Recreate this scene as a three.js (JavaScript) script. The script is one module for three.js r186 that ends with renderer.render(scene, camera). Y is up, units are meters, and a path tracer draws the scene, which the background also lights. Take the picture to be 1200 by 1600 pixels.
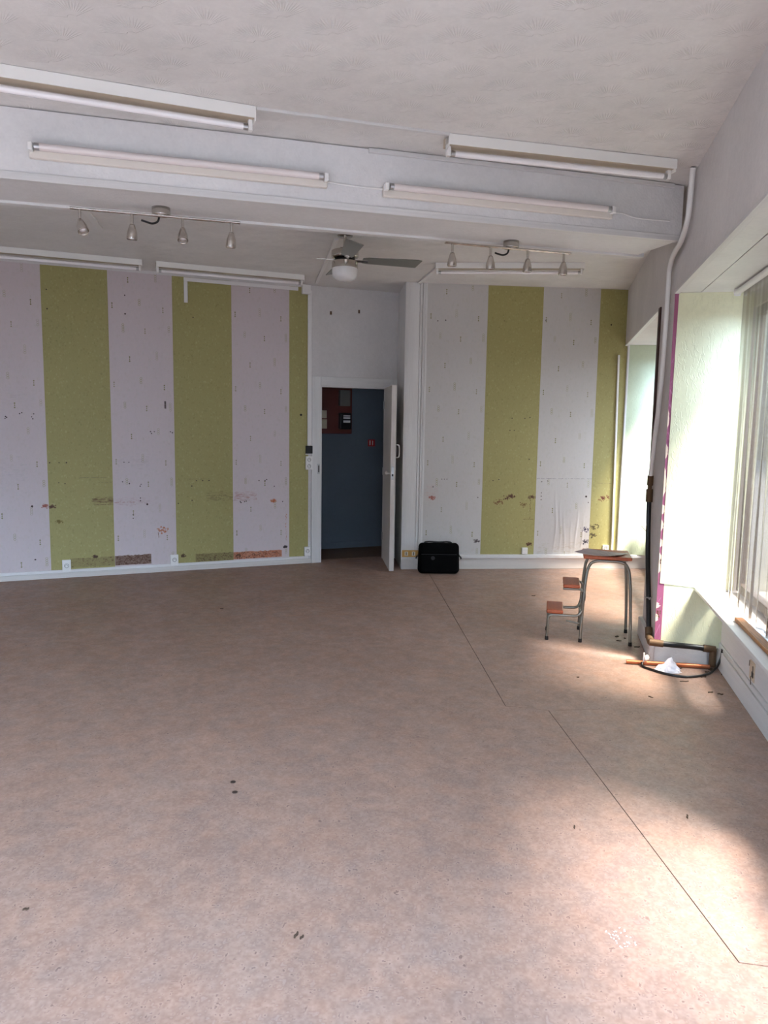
import * as THREE from 'three';
import { RoundedBoxGeometry } from 'three/addons/geometries/RoundedBoxGeometry.js';
import { mergeGeometries } from 'three/addons/utils/BufferGeometryUtils.js';

// ---------------------------------------------------------------- camera, sky, sun, exposure
const D = Math.PI / 180;
const scene = new THREE.Scene();
const camera = new THREE.PerspectiveCamera(2 * Math.atan(800 / 1170) / D, 1200 / 1600, 0.05, 200);
camera.position.set(0, 1.7, 0);
camera.rotation.set(-6.9 * D, 0, 0.9 * D, 'YXZ');
scene.add(camera);

const renderer = new THREE.WebGLRenderer({ antialias: true });
renderer.toneMapping = THREE.LinearToneMapping;
renderer.toneMappingExposure = 1.48;
renderer.shadowMap.enabled = true;

scene.background = new THREE.Color().setRGB(0.715, 0.94, 1.25);
scene.backgroundIntensity = 11.2;

// The facade frame: "off" runs outwards through the street wall, "s" runs along it towards the camera.
const FA = { x: 2.716, z: -8.803, turn: -12.43 * D };
const fac = (off, y, s) => new THREE.Vector3(FA.x + off * Math.cos(FA.turn) + s * Math.sin(FA.turn), y, FA.z - off * Math.sin(FA.turn) + s * Math.cos(FA.turn));
const sun = new THREE.DirectionalLight(new THREE.Color().setRGB(1.0, 0.985, 0.95), 35);
{
  const at = fac(0, 0, 5), from = fac(1 * 9, 2.28 * 9, 5 + 0.55 * 9);
  sun.position.copy(from); sun.target.position.copy(at);
  sun.shadow.radius = 34; sun.castShadow = true;
  Object.assign(sun.shadow.camera, { left: -16, right: 16, top: 16, bottom: -16, near: 0.5, far: 60 });
  sun.shadow.mapSize.set(4096, 4096);
  scene.add(sun, sun.target);
}

// ---------------------------------------------------------------- helpers
let seed = 7;
const rnd = () => { seed = (seed + 0x6d2b79f5) | 0; let t = Math.imul(seed ^ (seed >>> 15), 1 | seed); t = (t + Math.imul(t ^ (t >>> 7), 61 | t)) ^ t; return ((t ^ (t >>> 14)) >>> 0) / 4294967296; };
const rr = (a, b) => a + (b - a) * rnd();
const counts = {};
const numbered = (n) => { counts[n] = (counts[n] ?? 0) + 1; return counts[n] === 1 ? n : n + '_' + String(counts[n] - 1).padStart(3, '0'); };

function metres(g, scale = 1) {                      // uv in metres, by the way each face points
  if (g.index) g = g.toNonIndexed();
  const p = g.attributes.position, uv = new Float32Array(p.count * 2);
  const a = new THREE.Vector3(), b = new THREE.Vector3(), c = new THREE.Vector3(), n = new THREE.Vector3();
  for (let i = 0; i < p.count; i += 3) {
    a.fromBufferAttribute(p, i); b.fromBufferAttribute(p, i + 1); c.fromBufferAttribute(p, i + 2);
    n.subVectors(b, a).cross(c.clone().sub(a)); const x = Math.abs(n.x), y = Math.abs(n.y), z = Math.abs(n.z);
    for (const [k, v] of [[i, a], [i + 1, b], [i + 2, c]]) {
      const [s, t] = y >= x && y >= z ? [v.x, v.z] : x >= z ? [v.z, v.y] : [v.x, v.y];
      uv[k * 2] = s * scale; uv[k * 2 + 1] = t * scale;
    }
  }
  g.setAttribute('uv', new THREE.BufferAttribute(uv, 2));
  return g;
}
const span = (x0, x1, y0, y1, z0, z1) => metres(new THREE.BoxGeometry(x1 - x0, y1 - y0, z1 - z0).translate((x0 + x1) / 2, (y0 + y1) / 2, (z0 + z1) / 2));
const rspan = (x0, x1, y0, y1, z0, z1, r = 0.003, seg = 2) => new RoundedBoxGeometry(x1 - x0, y1 - y0, z1 - z0, seg, r).translate((x0 + x1) / 2, (y0 + y1) / 2, (z0 + z1) / 2);
const merged = (list) => mergeGeometries(list.map((g) => { g = g.index ? g.toNonIndexed() : g; for (const k of Object.keys(g.attributes)) if (!['position', 'normal', 'uv'].includes(k)) g.deleteAttribute(k); return g; }));
const tube = (pts, r, seg = 40, rad = 10, closed = false) => new THREE.TubeGeometry(new THREE.CatmullRomCurve3(pts.map((p) => (p.isVector3 ? p : new THREE.Vector3(...p))), closed, 'centripetal'), seg, r, rad, closed);
const rod = (a, b, r, rad = 14) => { a = new THREE.Vector3(...a); b = new THREE.Vector3(...b); const d = b.clone().sub(a), g = new THREE.CylinderGeometry(r, r, d.length(), rad); return g.applyQuaternion(new THREE.Quaternion().setFromUnitVectors(new THREE.Vector3(0, 1, 0), d.clone().normalize())).translate(...a.add(b).multiplyScalar(0.5).toArray()); };
const lathe = (prof, seg = 28) => new THREE.LatheGeometry(prof.map((p) => new THREE.Vector2(...p)), seg);

function mesh(name, g, m, parent) {
  const o = new THREE.Mesh(Array.isArray(g) ? merged(g) : g, m);
  o.castShadow = o.receiveShadow = true;
  o.name = parent ? name : numbered(name);
  (parent ?? scene).add(o);
  return o;
}
const place = (o, [x, y, z] = [0, 0, 0], turn = 0) => { o.position.set(x, y, z); o.rotation.y = turn; return o; };
function struct(name, g, m, at, turn, label, category) {
  const o = place(mesh(name, g, m), at, turn); o.userData = { kind: 'structure', label, category }; return o;
}
function structGroup(name, at, turn, label, category) {
  const o = new THREE.Group(); o.name = numbered(name); scene.add(o); place(o, at, turn); o.userData = { kind: 'structure', label, category }; return o;
}
function thing(name, label, category, at, turn = 0, group) {
  const o = new THREE.Group(); o.name = numbered(name); scene.add(o); place(o, at, turn);
  o.userData = { label, category }; if (group) o.userData.group = group; return o;
}
function tag(o, label, category, group) { o.userData = { label, category }; if (group) o.userData.group = group; return o; }
const FAT = [FA.x, 0, FA.z];                          // origin of the facade frame

// ---------------------------------------------------------------- textures
function noiseTable(n, s) { const t = new Float32Array(n * n); let k = s; for (let i = 0; i < t.length; i++) { k = (Math.imul(k, 1664525) + 1013904223) | 0; t[i] = ((k >>> 8) & 0xffff) / 65535; } return t; }
function tileNoise(period, s) {                       // value noise that repeats after `period` cells
  const t = noiseTable(period, s);
  return (x, y) => {
    const xi = Math.floor(x), yi = Math.floor(y), fx = x - xi, fy = y - yi, u = fx * fx * (3 - 2 * fx), v = fy * fy * (3 - 2 * fy);
    const m = (a) => ((a % period) + period) % period, a = m(xi), b = m(xi + 1), c = m(yi) * period, d = m(yi + 1) * period;
    return (t[c + a] * (1 - u) + t[c + b] * u) * (1 - v) + (t[d + a] * (1 - u) + t[d + b] * u) * v;
  };
}
function dataTex(w, h, f, srgb = true, repeat = 1) {
  const d = new Uint8Array(w * h * 4);
  for (let y = 0; y < h; y++) for (let x = 0; x < w; x++) { const c = f(x / w, y / h, x, y), o = (y * w + x) * 4; d[o] = c[0]; d[o + 1] = c[1]; d[o + 2] = c[2]; d[o + 3] = 255; }
  const t = new THREE.DataTexture(d, w, h); t.magFilter = THREE.LinearFilter; t.minFilter = THREE.LinearMipmapLinearFilter; t.generateMipmaps = true;
  t.wrapS = t.wrapT = THREE.RepeatWrapping; t.repeat.set(repeat, repeat); if (srgb) t.colorSpace = THREE.SRGBColorSpace; t.needsUpdate = true; return t;
}
function canvasTex(w, h, draw, srgb = true) {
  const c = document.createElement('canvas'); c.width = w; c.height = h; draw(c.getContext('2d'), w, h);
  const t = new THREE.CanvasTexture(c); if (srgb) t.colorSpace = THREE.SRGBColorSpace; t.wrapS = t.wrapT = THREE.RepeatWrapping; return t;
}
const clamp255 = (v) => Math.max(0, Math.min(255, v));

// linoleum: beige ground marbled with pink, ochre and grey flecks; one tile is 2.4 m
const linoTex = (() => {
  const n1 = tileNoise(12, 11), n2 = tileNoise(48, 23), n3 = tileNoise(192, 37), n4 = tileNoise(400, 53), n5 = tileNoise(24, 71), n6 = tileNoise(300, 91);
  return dataTex(1536, 1536, (u, v) => {
    const w = (n2(u * 48, v * 48) - 0.5) * 0.02, a = n1((u + w) * 12, v * 12), b = n5(u * 24, (v + w) * 24);
    const c = n2((u + w) * 48 + 3, v * 48 + 9), d = n3(u * 192 + v * 20, v * 192), e = n4(u * 400, v * 400), f = n6(u * 300 + 40 * w, v * 300);
    const t = (a - 0.5) * 6 + (c - 0.5) * 11 + (d - 0.5) * 22 + (e - 0.5) * 10, pink = (b - 0.5) * 8 + (c - 0.5) * 12;
    let r = 155 + t + pink * 0.4, g = 127 + t - pink * 0.16, bl = 112 + t * 0.97 - pink * 0.5;
    if (f * 0.6 + d * 0.4 > 0.78) { r -= 13; g -= 12; bl -= 11; }           // grey flecks
    if (d > 0.88 && e > 0.55) { r -= 34; g -= 32; bl -= 28; }
    if (d < 0.13) { r += 12; g += 14; bl += 16; }
    return [clamp255(r), clamp255(g), clamp255(bl)];
  }, true, 1 / 2.4);
})();
const linoRough = (() => { const n = tileNoise(64, 5), m = tileNoise(16, 8); return dataTex(512, 512, (u, v) => { const q = clamp255(140 + (n(u * 64, v * 64) - 0.5) * 40 + (m(u * 16, v * 16) - 0.5) * 30); return [q, q, q]; }, false, 1 / 2.4); })();
const linoBump = (() => { const n = tileNoise(10, 15), m = tileNoise(200, 18); return dataTex(512, 512, (u, v) => { const q = clamp255(128 + (n(u * 10, v * 10) - 0.5) * 200 + (m(u * 200, v * 200) - 0.5) * 12); return [q, q, q]; }, false, 1 / 2.4); })();
// painted plaster / painted wood: faint blotches
const plasterTex = (() => { const n = tileNoise(8, 3), m = tileNoise(64, 4), k = tileNoise(200, 6); return dataTex(512, 512, (u, v) => { const t = (n(u * 8, v * 8) - 0.5) * 10 + (m(u * 64, v * 64) - 0.5) * 5 + (k(u * 200, v * 200) - 0.5) * 5; const q = clamp255(244 + t); return [q, q, q]; }, true, 0.5); })();
const plasterBump = (() => { const n = tileNoise(24, 13), m = tileNoise(128, 14); return dataTex(512, 512, (u, v) => { const q = clamp255(128 + (n(u * 24, v * 24) - 0.5) * 80 + (m(u * 128, v * 128) - 0.5) * 60); return [q, q, q]; }, false, 1); })();
// embossed ceiling paper: fans of fine rays, in staggered rows; one tile is 0.56 m
const ceilBump = canvasTex(1024, 1024, (g, w, h) => {
  g.fillStyle = '#707070'; g.fillRect(0, 0, w, h);
  const fan = (cx, cy) => {
    for (let k = 0; k < 23; k++) {
      const a = (-90 + (k - 11) * 6.4) * D, r0 = 34, r1 = 250 - Math.abs(k - 11) * 3;
      const gr = g.createLinearGradient(cx + r0 * Math.cos(a), cy + r0 * Math.sin(a), cx + r1 * Math.cos(a), cy + r1 * Math.sin(a));
      gr.addColorStop(0, 'rgba(225,225,225,0.95)'); gr.addColorStop(0.7, 'rgba(215,215,215,0.8)'); gr.addColorStop(1, 'rgba(180,180,180,0)');
      g.strokeStyle = gr; g.lineWidth = 8; g.lineCap = 'round'; g.beginPath(); g.moveTo(cx + r0 * Math.cos(a), cy + r0 * Math.sin(a)); g.lineTo(cx + r1 * Math.cos(a), cy + r1 * Math.sin(a)); g.stroke();
    }
  };
  for (let j = -1; j <= 3; j++) for (let i = -1; i <= 2; i++) fan(i * 512 + (j & 1 ? 256 : 0) + 128, j * 256 + 250);
  for (let i = 0; i < 9000; i++) { g.fillStyle = `rgba(${(i & 1) * 255},${(i & 1) * 255},${(i & 1) * 255},0.05)`; g.fillRect(rr(0, w), rr(0, h), rr(2, 7), rr(2, 7)); }
}, false);
ceilBump.repeat.set(1 / 0.64, 1 / 0.64);
const fabricBump = (() => dataTex(256, 256, (u, v, x, y) => { const q = 128 + ((x & 3) < 2 ? 50 : -50) * ((y & 3) < 2 ? 1 : -1) + rr(-20, 20); return [q, q, q]; }, false, 6))();
// embossed vinyl paper of the window reveals
const vinylBump = canvasTex(768, 768, (g, w, h) => {
  g.fillStyle = '#707070'; g.fillRect(0, 0, w, h); g.lineCap = 'round';
  for (let i = 0; i < 620; i++) {
    const x = rr(0, w), y = rr(0, h), l = rr(14, 70), a = rr(1.1, 2.0), s = rnd() < 0.65;
    g.strokeStyle = s ? 'rgba(210,210,210,0.5)' : 'rgba(20,20,20,0.55)'; g.lineWidth = rr(2, 7);
    for (const [dx, dy] of [[0, 0], [w, 0], [-w, 0], [0, h], [0, -h]]) { g.beginPath(); g.moveTo(x + dx, y + dy); g.quadraticCurveTo(x + dx + rr(-10, 10), y + dy + l * 0.5, x + dx + Math.cos(a) * l, y + dy + Math.sin(a) * l); g.stroke(); }
  }
}, false);
vinylBump.repeat.set(1.5, 1.5);
const woodTex = (base, dark, s) => { const n = tileNoise(16, s), m = tileNoise(128, s + 3); return dataTex(256, 512, (u, v) => { const g = n(u * 16, v * 2) * 0.5 + m(u * 128, v * 6) * 0.5, k = Math.pow(Math.abs(Math.sin((u * 9 + g * 2.2) * 3.1)), 0.6) * 0.6 + g * 0.4; return base.map((b, i) => clamp255(b * k + dark[i] * (1 - k))); }, true, 2); };

// ---------------------------------------------------------------- materials
const std = (color, o = {}) => new THREE.MeshStandardMaterial({ color, roughness: 0.7, ...o });
const phys = (color, o = {}) => new THREE.MeshPhysicalMaterial({ color, ...o });
const M = {
  lino: new THREE.MeshStandardMaterial({ map: linoTex, roughness: 1, roughnessMap: linoRough, bumpMap: linoBump, bumpScale: 0.004 }),
  screed: std(0x3a2f28, { roughness: 0.95 }),
  ceiling: std(0xe9e6e2, { roughness: 0.85, map: plasterTex, bumpMap: ceilBump, bumpScale: 0.0038 }),
  plainCeil: std(0xeae7e4, { roughness: 0.8, map: plasterTex, bumpMap: plasterBump, bumpScale: 0.003 }),
  wall: std(0xdedad7, { roughness: 0.75, map: plasterTex, bumpMap: plasterBump, bumpScale: 0.003 }),
  wallGrey: std(0xe0dbd8, { roughness: 0.75, map: plasterTex, bumpMap: plasterBump, bumpScale: 0.003 }),
  beam: std(0xe6e4e2, { roughness: 0.6, map: plasterTex, bumpMap: plasterBump, bumpScale: 0.003 }),
  paint: std(0xe2e0dd, { roughness: 0.45, map: plasterTex, bumpMap: plasterBump, bumpScale: 0.0015 }),
  paintWorn: std(0xdcd6cf, { roughness: 0.5, map: plasterTex, bumpMap: plasterBump, bumpScale: 0.002 }),
  plastic: std(0xe8e6e2, { roughness: 0.35 }),
  plasticCream: std(0xd9cfb4, { roughness: 0.4 }),
  trunk: std(0xe2dfdc, { roughness: 0.4 }),
  fixture: std(0xe7e5df, { roughness: 0.4 }),
  fixtureTray: std(0xb9aa94, { roughness: 0.5 }),
  fixtureCream: std(0xe0d8cd, { roughness: 0.45 }),
  tube: phys(0xf0ecec, { roughness: 0.12, clearcoat: 0.6, clearcoatRoughness: 0.05 }),
  tubeOld: phys(0xe2d8d4, { roughness: 0.2, clearcoat: 0.4, clearcoatRoughness: 0.1 }),
  aluminium: std(0xb8b8b8, { roughness: 0.35, metalness: 1 }),
  chrome: std(0xc4c2be, { roughness: 0.22, metalness: 1 }),
  nickel: std(0xc6c0b8, { roughness: 0.24, metalness: 1 }),
  blade: std(0x85867f, { roughness: 0.42, metalness: 0.35 }),
  opal: phys(0xf1efec, { roughness: 0.25, transmission: 0.25, thickness: 0 }),
  black: std(0x0b0b0c, { roughness: 0.6 }),
  bag: phys(0x050506, { roughness: 0.95, specularIntensity: 0.25, bumpMap: fabricBump, bumpScale: 0.0006 }),
  bagTrim: std(0x101012, { roughness: 0.5 }),
  rubberBlack: std(0x0d0d0e, { roughness: 0.38 }),
  stoolSteel: std(0x8d8a80, { roughness: 0.38, metalness: 0.85 }),
  stoolWood: std(0xffffff, { roughness: 0.45, map: woodTex([190, 98, 58], [132, 62, 36], 3) }),
  lathWood: std(0xffffff, { roughness: 0.6, map: woodTex([196, 140, 92], [140, 92, 56], 9) }),
  darkWood: std(0x3b1d16, { roughness: 0.6 }),
  copper: std(0xb06a48, { roughness: 0.42, metalness: 0.8 }),
  brass: std(0x5f4831, { roughness: 0.6, metalness: 0.4 }),
  brassPlate: std(0xc79a55, { roughness: 0.35, metalness: 0.6 }),
  paper: std(0xeeecf0, { roughness: 0.9 }),
  leaflet: std(0xb9a4ac, { roughness: 0.5 }),
  dirt: std(0x4b3a2c, { roughness: 0.95 }),
  coin: std(0x3c2e26, { roughness: 0.6 }),
  purple: std(0x8f2f87, { roughness: 0.6 }),
  corridor: std(0x66717b, { roughness: 0.6, map: plasterTex }),
  corridorFloor: std(0x6b5543, { roughness: 0.6 }),
  board: std(0x662a22, { roughness: 0.5 }),
  meter: std(0x15161a, { roughness: 0.3 }),
  greyBox: std(0x77756f, { roughness: 0.5 }),
  signRed: std(0xb01c22, { roughness: 0.5 }),
  white: std(0xf2f2f2, { roughness: 0.5 }),
  glass: phys(0xffffff, { roughness: 0, transmission: 1, thickness: 0 }),
  blind: phys(0x9f968c, { roughness: 0.22, transmission: 0.9, thickness: 0, bumpMap: fabricBump, bumpScale: 0.0004, side: THREE.DoubleSide }),
  voile: phys(0xb6b6ba, { roughness: 0.3, transmission: 0.92, thickness: 0, side: THREE.DoubleSide }),
  frame: std(0x4b4038, { roughness: 0.5 }),
  awning: std(0x8a8378, { roughness: 0.9 }),
  street: std(0x444346, { roughness: 0.9 }),
  facadeStone: std(0x45413c, { roughness: 0.9, map: plasterTex }),
};
const reveal = (c) => new THREE.MeshStandardMaterial({ color: c, roughness: 0.5, map: plasterTex, bumpMap: vinylBump, bumpScale: 0.0035 });
M.revealGreen = reveal(0xe3e2bd);
M.revealPale = reveal(0xc9d2b2);

// ---------------------------------------------------------------- dimensions
const H = 3.24, HEAD = 2.62, SILL = 0.56, WALL = 0.035;  // ceiling, window head, sill, room face of the street wall
const REV = 3.58, PIER = 2.88;                           // the pier between the two window bays runs from PIER to REV
const LW = { at: [-3.945, 0, -7.565], turn: 22.87 * D }; // the left part of the end wall, x along it
const BW = { at: [0.919, 0, -8.643], turn: 5.09 * D };   // its right part
const BM = { at: [-1.95, 0, -3.95], turn: 15.8 * D };    // the beam, x along it, +z towards the camera
const P = (f, x, y, z) => new THREE.Vector3(f.at[0] + x * Math.cos(f.turn) + z * Math.sin(f.turn), y, f.at[2] - x * Math.sin(f.turn) + z * Math.cos(f.turn));
const Pa = (f, x, y, z) => P(f, x, y, z).toArray();

// ---------------------------------------------------------------- the shell
// floor: three sheets of linoleum that meet in open seams, laid on a dark screed
{
  const fl = struct('floor', span(-7.3, 0.62, -0.2, -0.003, -3.4, 10.4), M.screed, FAT, FA.turn, 'worn beige linoleum floor with open seams between its sheets', 'floor');
  const inv = new THREE.Matrix4().copy((fl.updateMatrixWorld(), fl.matrixWorld)).invert();
  const sheet = (pts, h = 0) => {
    const s = new THREE.Shape(pts.map(([x, z]) => new THREE.Vector2(x, -z)));
    const g = new THREE.ExtrudeGeometry(s, { depth: 0.003, bevelEnabled: false }).rotateX(-Math.PI / 2).translate(0, -0.003 + h, 0);
    mesh('linoleum_sheet', metres(g).applyMatrix4(inv), M.lino, fl);
  };
  const xz = (off, s) => { const p = fac(off, 0, s); return [p.x, p.z]; };
  const g = 0.0022;                                       // half of a seam
  const S0 = [0.46, -9.35], S1 = [0.755, -4.365], S2 = [1.002, -4.304], S3 = [1.158, -2.206], S4 = xz(0.6, 6.75);
  sheet([xz(-7.2, -3.3), [S0[0] - g, S0[1] - 2], [S0[0] - g, S0[1]], [S1[0] - g, S1[1] + g], [S2[0] - g, S2[1] + g], [S3[0] - g, S3[1] + g], [S4[0], S4[1] + g], xz(0.6, 10.38), xz(-7.2, 10.38)]);
  const E = xz(0.6, 4.33);
  sheet([[S0[0] + g, S0[1] - 2], xz(0.6, -3.3), [E[0], E[1] - g * 0.6], [S2[0] + g, S2[1] - g * 0.6], [S1[0] + g, S1[1] - g * 0.6], [S0[0] + g, S0[1]]]);
  sheet([[S2[0] + g, S2[1] + g * 0.6], [E[0], E[1] + g * 0.6], [S4[0], S4[1] - g], [S3[0] + g, S3[1] - g]]);
}
struct('ceiling', span(-7.3, 0.62, H, H + 0.15, -3.4, 10.4), M.ceiling, FAT, FA.turn, 'off-white ceiling covered in embossed fan-pattern paper', 'ceiling');

// the street wall with its two window bays
{
  const w = structGroup('wall_right', FAT, FA.turn, 'pale painted street wall with deep window bays and a pier', 'wall');
  mesh('lintel', span(WALL, 0.62, HEAD, H, -0.6, 10.4), M.wallGrey, w);
  mesh('pier', span(WALL, 0.62, 0, HEAD, PIER, REV), M.wallGrey, w);
  mesh('parapet', span(0.485, 0.62, 0, SILL - 0.02, -0.3, PIER), M.wall, w);
  mesh('parapet', span(0.485, 0.62, 0, SILL - 0.02, REV, 7.7), M.wall, w);
  mesh('parapet', span(0.485, 0.62, 0, 0.1, 7.7, 10.2), M.wall, w);
  mesh('bay_infill', span(0.485, 0.62, 0.1, HEAD, 7.62, 7.74), M.wall, w);
  mesh('bay_infill', span(0.54, 0.62, SILL - 0.02, HEAD, 4.72, 6.42), M.wall, w);
  mesh('bay_infill', span(0.54, 0.62, 2.5, HEAD, -0.3, PIER), M.wall, w);
  mesh('bay_infill', span(0.54, 0.62, 2.5, HEAD, REV, 4.72), M.wall, w);
  mesh('bay_infill', span(0.54, 0.62, 2.5, HEAD, 6.42, 10.2), M.wall, w);
  mesh('plinth', rspan(0, WALL, 0, 0.15, PIER, REV + 0.03, 0.006), M.paintWorn, w);
  mesh('plinth', rspan(WALL, 0.4, 0, 0.125, REV, REV + 0.03, 0.006), M.paintWorn, w);
  mesh('soffit_edging', rspan(WALL - 0.006, WALL + 0.03, HEAD - 0.018, HEAD, REV, 10.2, 0.003), M.paint, w);
  mesh('soffit_edging', rspan(WALL - 0.006, WALL + 0.03, HEAD - 0.018, HEAD, 0.02, PIER, 0.003), M.paint, w);
  mesh('soffit_board', span(WALL + 0.03, 0.2, HEAD - 0.01, HEAD, REV, 10.2), M.paint, w);
  mesh('soffit_board', span(0.204, 0.54, HEAD - 0.012, HEAD, REV, 10.2), M.paint, w);
  // papers of the near reveal: the upper sheet ends raggedly above a lower one
  const up = new THREE.Shape([[0.05, 0.575], [0.16, 0.567], [0.29, 0.558], [0.54, 0.55], [0.54, HEAD - 0.012], [0.06, HEAD - 0.012]].map((p) => new THREE.Vector2(...p)));
  mesh('wallpaper_sheet', metres(new THREE.ExtrudeGeometry(up, { depth: 0.004, bevelEnabled: false }).translate(0, 0, REV + 0.002)), M.revealGreen, w);
  const low = new THREE.Shape([[0.045, 0.13], [0.485, 0.125], [0.485, 0.6], [0.05, 0.6]].map((p) => new THREE.Vector2(...p)));
  mesh('wallpaper_sheet', metres(new THREE.ExtrudeGeometry(low, { depth: 0.002, bevelEnabled: false }).translate(0, 0, REV)), M.revealGreen, w);
  // purple paper left along the corner, torn to the peach plaster
  const tx = canvasTex(64, 1024, (c, tw, th) => {
    c.fillStyle = '#8f4c6a'; c.fillRect(0, 0, tw, th);
    for (let i = 0; i < 40; i++) { c.strokeStyle = 'rgba(214,160,200,0.55)'; c.lineWidth = rr(1, 2.6); c.beginPath(); const y = rr(0, th); c.moveTo(rr(0, tw), y); c.lineTo(rr(0, tw), y + rr(10, 40)); c.stroke(); }
    c.fillStyle = '#e6cdb8';
    for (const [y, h, d] of [[330, 60, 0.3], [430, 46, 0.5], [500, 90, 0.55], [610, 30, 0.9], [655, 36, 0.5], [712, 26, 0.95], [752, 66, 0.95], [905, 20, 0.7], [940, 26, 0.6]]) { c.beginPath(); c.moveTo(0, y); for (let k = 0; k <= 9; k++) c.lineTo(tw * d * Math.sin((k / 9) * Math.PI) * rr(0.5, 1.1), y + (h * k) / 9); c.lineTo(0, y + h); c.fill(); }
    c.fillStyle = '#5a3324'; for (const [y, h] of [[772, 14], [922, 30]]) for (let k = 0; k < 14; k++) c.fillRect(rr(6, 40), y + rr(0, h), rr(3, 12), rr(2, 8));
  });
  const pg = new THREE.BoxGeometry(0.045, HEAD - 0.16, 0.003).translate(WALL + 0.0225, (HEAD + 0.14) / 2, REV + 0.0018);
  mesh('purple_paper', pg, new THREE.MeshStandardMaterial({ map: tx, roughness: 0.6 }), w);
  // wooden corner bead of the far bay
  mesh('corner_bead', rspan(WALL - 0.014, WALL + 0.02, 1.16, HEAD - 0.01, PIER - 0.02, PIER + 0.06, 0.003), M.darkWood, w);
  // paper on the far reveal
  mesh('wallpaper_sheet', span(WALL + 0.03, 0.54, 0.17, HEAD - 0.002, -0.045, -0.005).translate(0, 0, 0).rotateY(0.12), M.revealPale, w);
}
// end wall, left part, with the doorway
const DO = [3.44, 4.34, 2.11];                           // doorway: from, to, height
{
  const w = structGroup('wall_back_left', LW.at, LW.turn, 'end wall hung with alternating olive green and lilac white wallpaper strips', 'wall');
  mesh('wall_body', [span(-1.6, DO[0], 0, H, -0.12, 0), span(DO[1], 4.75, 0, H, -0.12, 0), span(DO[0], DO[1], DO[2], H, -0.12, 0)], M.wall, w);
  LW.group = w;
  const b = structGroup('wall_back_right', BW.at, BW.turn, 'end wall beside the column with green and pale patterned paper strips', 'wall');
  mesh('wall_body', [span(-0.69, 2.6, 0, H, -0.2, 0), span(-0.69, -0.55, 0, H, -0.85, -0.2)], M.wallGrey, b);
  BW.group = b;
}
struct('wall_left', span(-7.2, -7.0, 0, H, -3.3, 10.4), M.wall, FAT, FA.turn, 'plain pale wall away from the windows', 'wall');
struct('wall_front', [span(-7.2, 0.62, 2.95, H, 10.2, 10.4), span(-7.2, 0.62, 0, 0.12, 10.2, 10.4), span(-7.2, -5.1, 0.12, 2.95, 10.2, 10.4), span(-0.1, 0.62, 0.12, 2.95, 10.2, 10.4)], M.wall, FAT, FA.turn, 'pale wall behind the viewer, opened by the shop window', 'wall');
// corridor behind the doorway
{
  const c = (n, g, m, l, k = 'wall') => struct(n, g, m, LW.at, LW.turn, l, k);
  c('wall_corridor', [span(-1, 6.6, 0, H, -1.0, -0.85), span(-1.1, -1, 0, H, -1.0, -0.12), span(6.5, 6.6, 0, H, -1.0, -0.12), span(4.75, 6.6, 0, H, -0.2, -0.12)], M.corridor, 'dark blue-grey corridor wall seen through the open doorway');
  c('baseboard_corridor', rspan(-1, 6.5, 0, 0.09, -0.85, -0.835, 0.004), M.corridor, 'blue-grey painted skirting of the dark corridor', 'baseboard');
  c('floor_corridor', span(-1, 6.5, 0.001, 0.006, -0.85, -0.12), M.corridorFloor, 'dark brown corridor floor beyond the doorway', 'floor');
}
// the beam across the ceiling
{
  const b = structGroup('ceiling_beam', BM.at, BM.turn, 'white boxed beam running across the whole ceiling', 'beam');
  mesh('beam_body', span(-4.6, 4.0, 2.9, H - 0.006, -0.5, 0), M.beam, b);
  mesh('beam_edging', rspan(-4.6, 4.0, 2.885, 2.925, -0.03, 0.012, 0.004), M.paint, b);
  mesh('beam_edging', rspan(-4.6, 4.05, 2.885, 2.93, -0.53, -0.47, 0.004), M.paint, b);
  mesh('cornice_strip', rspan(1.9, 3.92, H - 0.03, H - 0.004, 0, 0.02, 0.004), M.paint, b);
}
// strip that edges the embossed ceiling paper between the two near fittings
struct('trim_1', rspan(0, 1.03, H - 0.014, H + 0.002, -0.012, 0.012, 0.003), M.paint, [-0.668, 0, -3.939], 16.6 * D, 'thin white ceiling strip between two fluorescent fittings', 'trim');

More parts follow.
